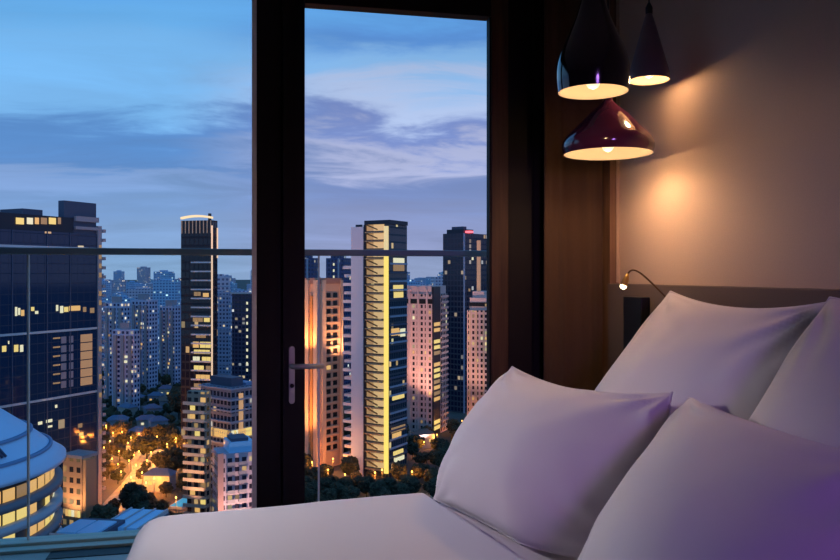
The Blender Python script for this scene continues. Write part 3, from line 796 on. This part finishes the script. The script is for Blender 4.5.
# --- pink pair on the right, dark tower with the red light
pinkf = facade('rose_flats', (.72,.47,.44), (.025,.02,.03), 2.75, 3.55, .5, .58, .06, (1,.6,.25), (1,.85,.5), .9)
t = Tower('rose_tower', 'rose pink apartment tower right of the yellow lit tower', 405, 432, 447, 478, 24, 286); T14 = t
t.box('body', pinkf, -t.wl, 0, 0, t.wr, 0, t.h-5)
t.box('top_storey', mat('rose_render', (.74,.49,.46), .8), -t.wl+.6, -.6, .6, t.wr-.6, t.h-4.98, t.h)
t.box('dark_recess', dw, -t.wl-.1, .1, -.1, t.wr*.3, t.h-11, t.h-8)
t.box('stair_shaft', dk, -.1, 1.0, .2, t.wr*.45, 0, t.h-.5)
for k in range(30):
    if rnd.random() < .55: t.win(WL[rnd.choice((0,1,1,3))], .9, 1.3, .8, t.wr*.4, 4+3.55*k, 6.2+3.55*k) if 4+3.55*k < t.h-8 else None
me = MB().box(0, 1.5, 0, t.wr*.45, 0, .45).box(1.3, 1.5, 0, t.wr*.45, .45, 1.4).mesh('balcony', lav)
t.rep('balcony', me, [(.02, t.wr*.5, 3.55*k) for k in range(1, int(t.h/3.55)-1)])
for x in (.18,.5,.82): t.box('pilaster', bpy.data.materials['rose_render'], -t.wl*x-.5, -t.wl*x+.5, -.9, -.02, 0, t.h-2)
for k in range(12): zz = 3.55*rnd.randint(2, 22); x = rnd.randint(0,6)*2.75+1.4; t.fwin(WL[rnd.choice((0,1,3))], -x-.6, -x+.6, zz+1, zz+2.9, t=.2) if x < t.wl-1 else None

nv = facade('ink_tower', (.035,.04,.07), (.012,.015,.04), 3.0, 3.8, .75, .7, .05, (1,.6,.3), (.9,.85,.9), .45, .1)
t = Tower('ink_blue_tower', 'tall ink blue tower with a red light on its roof', 443, 464, 492, 560, 40, 233)
t.box('body', nv, -t.wl, 0, 0, t.wr, 0, t.h)
t.box('roof_block', dk, -t.wl*.9, -2, 2, t.wr*.4, t.h+.02, t.h+3)
t.box('roof_block', slate, -t.wl*.7, -3, 3, t.wr*.2, t.h+3.02, t.h+5)
t.box('corner_strip', mat('steel_blue_strip', (.28,.32,.45), .5), -.3, .5, -.5, .6, 0, t.h)
t.win(emis('red_beacon', (1,.12,.16), 2.2), -3, 2, t.wr*.12, t.wr*.24, t.h+.3, t.h+1.8, name='beacon')
for k in range(5): zz = 3.8*rnd.randint(6, 30); x = rnd.uniform(.1,.8)*t.wr; t.rwin(WL[rnd.choice((0,2,3))], x, x+1.8, zz, zz+2)
t = Tower('rose_tower', 'rose pink tower with a lit spire at the right edge of the door glass', 467, 488, 495, 500, 16, 301); T16 = t
t.box('body', pinkf, -t.wl, 0, 0, t.wr, 0, t.h-6)
t.box('top_storey', bpy.data.materials['rose_render'], -t.wl+1.5, -1.5, 1.5, t.wr, t.h-5.98, t.h+2)
t.box('top_storey', bpy.data.materials['rose_render'], -t.wl+3, -3, 3, t.wr-1, t.h+2.02, t.h+6)
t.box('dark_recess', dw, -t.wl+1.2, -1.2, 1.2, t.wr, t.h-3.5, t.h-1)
t.box('spire', mat('spire_lit', (.5,.32,.22), .7, emit=(1,.45,.2), es=.22), t.fx(475.5), t.fx(479), 4, 6, t.h+6.02, t.z(240))
for x in (.2,.55,.85): t.box('pilaster', apr, -t.wl*x-.5, -t.wl*x+.5, -.9, -.02, 0, t.h-6)
for k in range(10): zz = 3.55*rnd.randint(4, 24); x = rnd.randint(0,5)*2.75+1.4; t.fwin(WL[rnd.choice((0,1,3))], -x-.6, -x+.6, zz+1, zz+2.9, t=.2) if x < t.wl-1 else None

# ------------------------------------------------------------------ city: far blocks
def free(lat, dep, r):
    return all((lat-a)**2 + (dep-b_)**2 > (r+c_)**2 for a, b_, c_ in OCC)
farm = [facade('far_blue_flats', (.55,.62,.80), (.16,.20,.36), 4.2, 4.4, .6, .5, .09, (1,.7,.35), (.9,.95,1), 1.3),  # pale bluish wall and glass colours stand in for distance haze
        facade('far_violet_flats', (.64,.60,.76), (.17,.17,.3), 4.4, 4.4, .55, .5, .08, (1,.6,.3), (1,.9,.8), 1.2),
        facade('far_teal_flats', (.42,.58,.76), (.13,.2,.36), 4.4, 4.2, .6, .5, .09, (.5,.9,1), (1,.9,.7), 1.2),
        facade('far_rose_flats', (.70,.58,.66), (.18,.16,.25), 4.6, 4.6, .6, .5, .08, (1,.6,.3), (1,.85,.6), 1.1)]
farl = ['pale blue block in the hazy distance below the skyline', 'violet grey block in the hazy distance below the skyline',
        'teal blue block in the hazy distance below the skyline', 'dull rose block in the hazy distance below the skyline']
fr = random.Random(23); cnt = 0; tries = 0
while cnt < 290 and tries < 8000:
    tries += 1
    dep = 760 * (5.2 ** fr.random()); px = fr.uniform(40, 540)
    if not (95 < px < 262 or 298 < px < 495) and fr.random() < .45: continue
    w_ = fr.uniform(14, 34)*(1+dep/4000); d_ = fr.uniform(12, 20)*(1+dep/4000)
    htop = fr.choice((22,32,45,60,75,85)) * fr.uniform(.8, 1.15)
    if dep > 1600: htop = fr.uniform(25, 96) if fr.random() < .92 else fr.uniform(100, 116)
    if dep > 2800 and fr.random() < .1: htop = fr.uniform(118, 140)
    lat = (px-CX)/FOC*dep; r = math.hypot(w_, d_)/2
    if not free(lat, dep, r+2): continue
    OCC.append((lat, dep, r))
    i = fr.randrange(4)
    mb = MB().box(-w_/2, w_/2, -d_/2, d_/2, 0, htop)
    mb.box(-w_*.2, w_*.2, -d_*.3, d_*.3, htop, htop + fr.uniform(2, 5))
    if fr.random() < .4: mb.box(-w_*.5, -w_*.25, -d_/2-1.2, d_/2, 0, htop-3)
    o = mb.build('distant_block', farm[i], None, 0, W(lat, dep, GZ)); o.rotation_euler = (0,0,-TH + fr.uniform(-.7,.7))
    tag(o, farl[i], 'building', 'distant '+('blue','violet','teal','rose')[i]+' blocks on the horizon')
    cnt += 1

# ------------------------------------------------------------------ city: houses, street lamps, trees
roofs = [mat('blue_slate_roof', (.10,.13,.22), .6), mat('violet_tile_roof', (.17,.12,.19), .7), mat('brown_tile_roof', (.18,.10,.08), .7)]
hw = [mat('house_cream', (.42,.36,.32), .8), mat('house_grey', (.3,.3,.36), .8)]
rl_ = ['small house with a blue slate roof among the trees', 'small house with a violet tiled roof among the trees', 'small house with a brown tiled roof among the trees']
hr = random.Random(5); nh = 0; tries = 0
def house(lat, dep, w_, d_, h_, rot, i):
    r0 = empty('house', W(lat, dep, GZ), -TH+rot); tag(r0, rl_[i], 'house', ('blue','violet','brown')[i]+' roofed houses below')
    bx('wall', hw[hr.randrange(2)], -w_/2, w_/2, -d_/2, d_/2, 0, h_, r0)
    e = .8; rh = 2.6
    vs = [(-w_/2-e,-d_/2-e,h_+.02),(w_/2+e,-d_/2-e,h_+.02),(w_/2+e,d_/2+e,h_+.02),(-w_/2-e,d_/2+e,h_+.02),(-w_/2+d_*.35,0,h_+rh),(w_/2-d_*.35,0,h_+rh)]
    MB().add(vs, [(0,3,2,1),(0,1,5,4),(2,3,4,5),(1,2,5),(3,0,4)]).build('roof', roofs[i], r0)
    for k in range(2):
        if hr.random() < .8:
            x = -w_*.25 + k*w_*.5
            link('window', unit(WL[hr.choice((0,1,2))]), r0, (x, -d_/2, h_*.55), scale=(1.7,.3,1.5))
spots = [(112,413),(123,408),(134,402),(146,398),(156,404),(128,418),(140,412),(152,417),(163,410),(118,428),(133,430),(147,427),(158,432),(166,424),(109,421),(170,436),(141,439),(166,398),(174,405),(160,490),(423,447),(432,443),(441,440),(431,452),(418,440),(450,437),(447,446),(172,385),(160,388),(150,385)]
for px, py in spots:
    lat, dep = on_ground(px, py); w_ = hr.uniform(9, 15); d_ = hr.uniform(7, 10)
    if not free(lat, dep, 7.5): continue
    OCC.append((lat, dep, 7.5)); house(lat, dep, w_, d_, hr.uniform(4, 8), hr.uniform(-.6,.6), hr.randrange(3))
# blue lit pool by the houses
pq = Tower('swimming_pool', 'small bright blue lit pool below the brown balcony block', 168, 182, 182, 331, 10, 507.5, depth=16)
pq.root.location.z = GZ; pq.h = 1.2
pq.box('pool_wall', paleband, -pq.wl, 0, 0, 16, 0, 1.0); pq.box('water', mat('pool_water', (.05,.3,.5), .1, emit=(.1,.5,.8), es=.45), -pq.wl+.6, -.6, .6, 15.4, 1.02, 1.15)

lampm = mat('lamp_pole', (.1,.1,.1), .6); lhead = emis('sodium_lamp', (1,.42,.08), 7)
sl = MB().tube([(0,0,0),(0,0,7.2)], .12, 6, 0)
sl.lathe([(.05,7.2),(.28,7.4),(.34,7.7),(.2,8.0),(.05,8.15)], 10, mi=1, cap0=True, cap1=True)
lme = sl.mesh('street_lamp', [lampm, lhead])
lspots = [(106,438),(113,446),(122,445),(131,451),(139,447),(148,455),(157,450),(167,458),(176,452),(104,462),(112,474),(119,466),(129,476),(121,488),(136,481),(131,494),(142,489),(147,476),(139,466),(151,467),(124,503),(136,508),(115,497),(160,467),(171,471),(110,455),(188,458),(184,512),(176,516),(128,457),(146,500),(154,495),(102,445),(134,470),(118,480),
          (312,478),(322,470),(333,474),(328,486),(375,489),(382,486),(412,488),(424,456),(437,448),(448,434),(456,430),(462,433),(345,491),(399,480),(440,430)]
for i, (px, py) in enumerate(lspots):
    lat, dep = on_ground(px, py)
    if not free(lat, dep, .6): continue
    o = link('street_lamp', lme, None, W(lat, dep, GZ+.0)); 
    left = px < 260
    tag(o, 'glowing orange street lamp on the roads '+('below the crowned tower' if left else 'at the foot of the right hand towers'), 'street lamp', 'street lamps '+('left' if left else 'right'))
    OCC.append((lat, dep, 2.4))
    l = bpy.data.lights.new('street_light', 'POINT'); l.energy = 9500 if left else 6000; l.color = (1, .30, .04); l.shadow_soft_size = .6
    lo = bpy.data.objects.new('street_light', l); COL.objects.link(lo); lo.parent = o;  lo.location = (0,0,6.6)
# floodlights of the orange tower and the tan podium, plus added facade lights
def flood(T, x, y, z, tx, ty, tz, e, col, ang=50):
    l = bpy.data.lights.new('facade_light', 'SPOT'); l.energy = e; l.color = col; l.spot_size = math.radians(ang); l.spot_blend = .8; l.shadow_soft_size = 1
    lo = bpy.data.objects.new('facade_light', l); COL.objects.link(lo); lo.parent = T.root; lo.location = (x,y,z)
    lo.rotation_euler = (Vector((tx,ty,tz))-Vector((x,y,z))).to_track_quat('-Z','Y').to_euler()
flood(T12, -6, -16, 2, -4, 0, 75, 2.6e5, (1,.37,.11), 64)
flood(T12, 30, 18, 2, 0, 10, 66, 6.5e5, (1,.44,.20), 64)
flood(T12, -6, -9, 55, -5, 0, 95, 1.1e5, (1,.37,.11), 80)
flood(T12, 9, 12, 50, 0, 12, 95, 1.1e5, (1,.44,.20), 80)
flood(T14, 14, -40, 2, -9, 0, 60, 3e5, (1,.52,.38), 64)  # added warm wash on the rose facade
flood(T16, -7, -42, 2, -6, 0, 70, 1.7e5, (1,.52,.38), 64)  # added warm wash on the second rose facade
flood(TP, -2, -10, 3, -4, 0, 18, .35e5, (1,.5,.22), 80)
flood(TP, 12, 4, 3, 0, 5, 18, .35e5, (1,.5,.22), 80)
flood(TB, -5, -14, 2, -4, 0, 35, .6e5, (1,.5,.25), 70)  # added to warm the brown balconies
flood(T13, -20, -14, 2, -17, -1, 25, .10e5, (1,.45,.2), 70)  # added to brighten the balconies on the left flank
flood(T4, 14, 4, 2, 0, 6, 26, .45e5, (1,.55,.42), 90)  # added pinkish light on the lavender block

leafm = [mat('dark_foliage', (.030,.032,.016), .9, noise=(.6,.6,(1,1,1))), mat('olive_foliage', (.06,.048,.022), .9, noise=(.6,.6,(1,1,1)))]
barkm = mat('bark', (.06,.045,.035), .9)
def tree_mesh(seed, m):
    bm = bmesh.new(); bmesh.ops.create_icosphere(bm, subdivisions=4, radius=1)
    vs = []
    for v in bm.verts:
        d_ = v.co.normalized(); n1 = mnoise.noise(d_*1.7 + Vector((seed,0,0))); n2 = mnoise.noise(d_*4.5 + Vector((0,seed,0))); n3 = mnoise.noise(d_*11 + Vector((0,0,seed)))
        r = 1 + .30*n1 + .28*n2 + .16*n3
        vs.append((d_.x*r*4.2, d_.y*r*4.2, 6.2 + d_.z*r*3.4))
    fs = [tuple(v.index for v in f.verts) for f in bm.faces]; bm.free()
    mb = MB().add(vs, fs, 0, False); mb.tube([(0,0,0),(.1,0,2),(0,.1,4)], [.4,.3,.25], 7, 1)
    return mb.mesh('tree', [m, barkm])
tms = [tree_mesh(s_, leafm[s_ % 2]) for s_ in range(6)]
tr = random.Random(31); nt_ = 0; tries = 0
for px, py in ((118,424),(129,420),(140,415),(151,412),(162,409),(172,414),(179,421),(158,424),(110,415),(167,430),(178,438),(300,500),(312,506),(324,500),(337,507),(345,501),(356,506),(367,500),(378,505),(390,500),(401,506),(412,500),(424,497),(316,488),(340,490),(362,489),(404,488),(418,484),(350,512),(385,513),(328,514),(430,486),(306,513),(436,470),(424,472),(412,472),(444,462),(176,470),(172,480),(166,512),(155,508),(158,478)):
    lat, dep = on_ground(px, py); s_ = (1.9 if py < 432 else 1.3) if px < 250 else .80 + .012*(px*7 % 11)
    if not free(lat, dep, 4.4*s_): continue
    OCC.append((lat, dep, 5.2*s_)) 
    o = link('tree', tms[0 if py % 2 else 2], None, W(lat, dep, GZ), px, (s_, s_, s_*1.25))
    if px > 250: tag(o, 'dark leafy tree in the row at the foot of the yellow lit tower', 'tree', 'row of trees'); continue
    tag(o, 'large dark tree in the belt below the violet apartment slabs' if py < 432 else 'tall dark tree beside the brown balcony block', 'tree', 'large dark trees' if py < 432 else 'tall dark trees')
tl = ['dark leafy tree among the street lamps and houses on the left', 'olive leafy tree among the street lamps and houses on the left', 'dark leafy tree at the foot of the towers on the right', 'olive leafy tree at the foot of the towers on the right']
while nt_ < 285 and tries < 9000:
    tries += 1
    if tr.random() < .68: px, py = tr.uniform(98, 200), 380 + 160*tr.random()
    else: px, py = tr.uniform(298, 476), 432 + 76*tr.random()
    lat, dep = on_ground(px, py); s_ = tr.uniform(.5, 1.35)*(1.15 if px > 250 else .6 if 392 < py < 436 else 1)*(1 if tries < 3500 else .6)
    if not free(lat, dep, 5.0*s_): continue
    OCC.append((lat, dep, 5.3*s_)); k = tr.randrange(6)
    o = link('tree', tms[k], None, W(lat, dep, GZ), tr.uniform(0, 6.28), (s_, s_, s_*tr.uniform(.9,1.3)))
    q = (k % 2) + (0 if px < 250 else 2)
    tag(o, tl[q], 'tree', ('dark','olive')[k % 2]+' trees '+('left' if px < 250 else 'right'))
    nt_ += 1

# ------------------------------------------------------------------ sky
wd = bpy.data.worlds.new('dusk'); SC.world = wd; wd.use_nodes = True; nt = wd.node_tree; N, L = nt.nodes, nt.links
bg = N['Background']; tc = N.new('ShaderNodeTexCoord')
sx = N.new('ShaderNodeSeparateXYZ'); L.new(tc.outputs['Generated'], sx.inputs[0])
def mth(op, a, c=None, d_=None):
    n = N.new('ShaderNodeMath'); n.operation = op
    for i, q in enumerate((a, c, d_)):
        if q is None: continue
        if isinstance(q, (int, float)): n.inputs[i].default_value = q
        else: L.new(q, n.inputs[i])
    return n.outputs[0]
def srgb(*c): return tuple(((v/255+.055)/1.055)**2.4 if v > 10 else v/3294 for v in c)
def stops(cr, lst):
    while len(cr.elements) < len(lst): cr.elements.new(.5)
    for e, (p_, c_) in zip(cr.elements, lst): e.position = p_; e.color = (*c_, 1)
hyp = mth('MAXIMUM', mth('SQRT', mth('ADD', mth('MULTIPLY', sx.outputs[0], sx.outputs[0]), mth('MULTIPLY', sx.outputs[1], sx.outputs[1]))), .001)
tan_e = mth('DIVIDE', sx.outputs[2], hyp)
# big slow cloud masses bend the bands, finer ones break them up
def cloud(loc, scl, sc_, det, rough, dist):
    den = mth('ADD', mth('MAXIMUM', tan_e, 0), .16)
    cb = N.new('ShaderNodeCombineXYZ'); L.new(mth('DIVIDE', mth('DIVIDE', sx.outputs[0], hyp), den), cb.inputs[0]); L.new(mth('DIVIDE', mth('DIVIDE', sx.outputs[1], hyp), den), cb.inputs[1])
    mp = N.new('ShaderNodeMapping'); L.new(cb.outputs[0], mp.inputs[0]); mp.inputs['Rotation'].default_value = (0,0,.32); mp.inputs['Scale'].default_value = scl; mp.inputs['Location'].default_value = loc
    n = N.new('ShaderNodeTexNoise'); L.new(mp.outputs[0], n.inputs['Vector']); n.inputs['Scale'].default_value = sc_; n.inputs['Detail'].default_value = det; n.inputs['Roughness'].default_value = rough; n.inputs['Distortion'].default_value = dist
    return n.outputs['Fac']
big = cloud((3.1,1.7,0), (.5,1,1), .9, 3, .5, .3); fine = cloud((7.3,4.1,0), (.45,1,1), 2.6, 8, .6, .6)
warp = mth('ADD', mth('MULTIPLY', mth('SUBTRACT', big, .5), .16), mth('MULTIPLY', mth('SUBTRACT', fine, .5), .15))
warp = mth('MULTIPLY', warp, mth('MINIMUM', mth('MULTIPLY', mth('MAXIMUM', tan_e, 0), 7), 1))
pos_ = mth('MULTIPLY', mth('ADD', tan_e, warp), 2.2)
def band(lst):
    r = N.new('ShaderNodeValToRGB'); L.new(pos_, r.inputs[0]); r.color_ramp.interpolation = 'EASE'
    stops(r.color_ramp, [(t_*2.2, srgb(*c_)) for t_, c_ in lst]); return r.outputs[0]
west = band([(0,(132,160,200)), (.05,(124,154,198)), (.085,(114,146,194)), (.112,(124,154,204)), (.13,(92,134,192)), (.168,(88,134,194)), (.205,(114,168,220)), (.25,(112,170,224)), (.31,(96,158,214)), (.42,(74,136,200))])
east = band([(0,(144,152,190)), (.05,(134,144,186)), (.12,(116,134,184)), (.15,(164,170,206)), (.172,(116,134,190)), (.20,(166,182,218)), (.235,(124,168,216)), (.275,(84,132,196)), (.33,(88,146,206)), (.42,(74,134,198))])
az = mth('DIVIDE', sx.outputs[0], mth('MAXIMUM', sx.outputs[1], .001))
mr_ = N.new('ShaderNodeMapRange'); mr_.interpolation_type = 'SMOOTHSTEP'; L.new(az, mr_.inputs[0]); mr_.inputs[1].default_value = -.12; mr_.inputs[2].default_value = .14
ma = N.new('ShaderNodeMix'); ma.data_type = 'RGBA'; L.new(mr_.outputs[0], ma.inputs[0]); L.new(west, ma.inputs[6]); L.new(east, ma.inputs[7])
gain = mth('ADD', .84, mth('MULTIPLY', fine, .74))
L.new(ma.outputs[2], bg.inputs[0]); L.new(gain, bg.inputs[1])

# ------------------------------------------------------------------ added key and fill lights
def area(name, loc, target, size, e, col):
    l = bpy.data.lights.new(name, 'AREA'); l.energy = e; l.color = col; l.size = size; l.shape = 'DISK'
    o = bpy.data.objects.new(name, l); COL.objects.link(o); o.location = loc
    o.rotation_euler = (Vector(target)-Vector(loc)).to_track_quat('-Z','Y').to_euler()
    return o
def spot(name, loc, target, e, col, ang, blend, soft):
    l = bpy.data.lights.new(name, 'SPOT'); l.energy = e; l.color = col; l.spot_size = math.radians(ang); l.spot_blend = blend; l.shadow_soft_size = soft
    o = bpy.data.objects.new(name, l); COL.objects.link(o); o.location = loc
    o.rotation_euler = (Vector(target)-Vector(loc)).to_track_quat('-Z','Y').to_euler()
spot('added_key_spot', (-1.2, 3.2, 1.62), (.42, 2.4, .56), 88, (1, .89, .88), 47, .6, .06)  # added key light for the bed, without any lamp body
spot('added_violet_fill', (.3, -1.9, 1.9), (1.12, 2.5, .92), 135, (.50, .21, 1), 32, .8, .3)  # added violet fill from behind the camera, no lamp stands there

# ------------------------------------------------------------------ camera and view
cam = bpy.data.cameras.new('camera'); co = bpy.data.objects.new('camera', cam); COL.objects.link(co)
co.location = (0, 0, EYE); co.rotation_euler = (PI/2, 0, -TH)
cam.sensor_width = 36; cam.lens = 36*FOC/840; cam.shift_y = -(280-HOR)/840; cam.clip_start = .05; cam.clip_end = 20000
SC.camera = co
vs_ = SC.view_settings; vs_.view_transform = 'Standard'; vs_.look = 'None'; vs_.exposure = 0; vs_.gamma = 1; vs_.use_curve_mapping = False
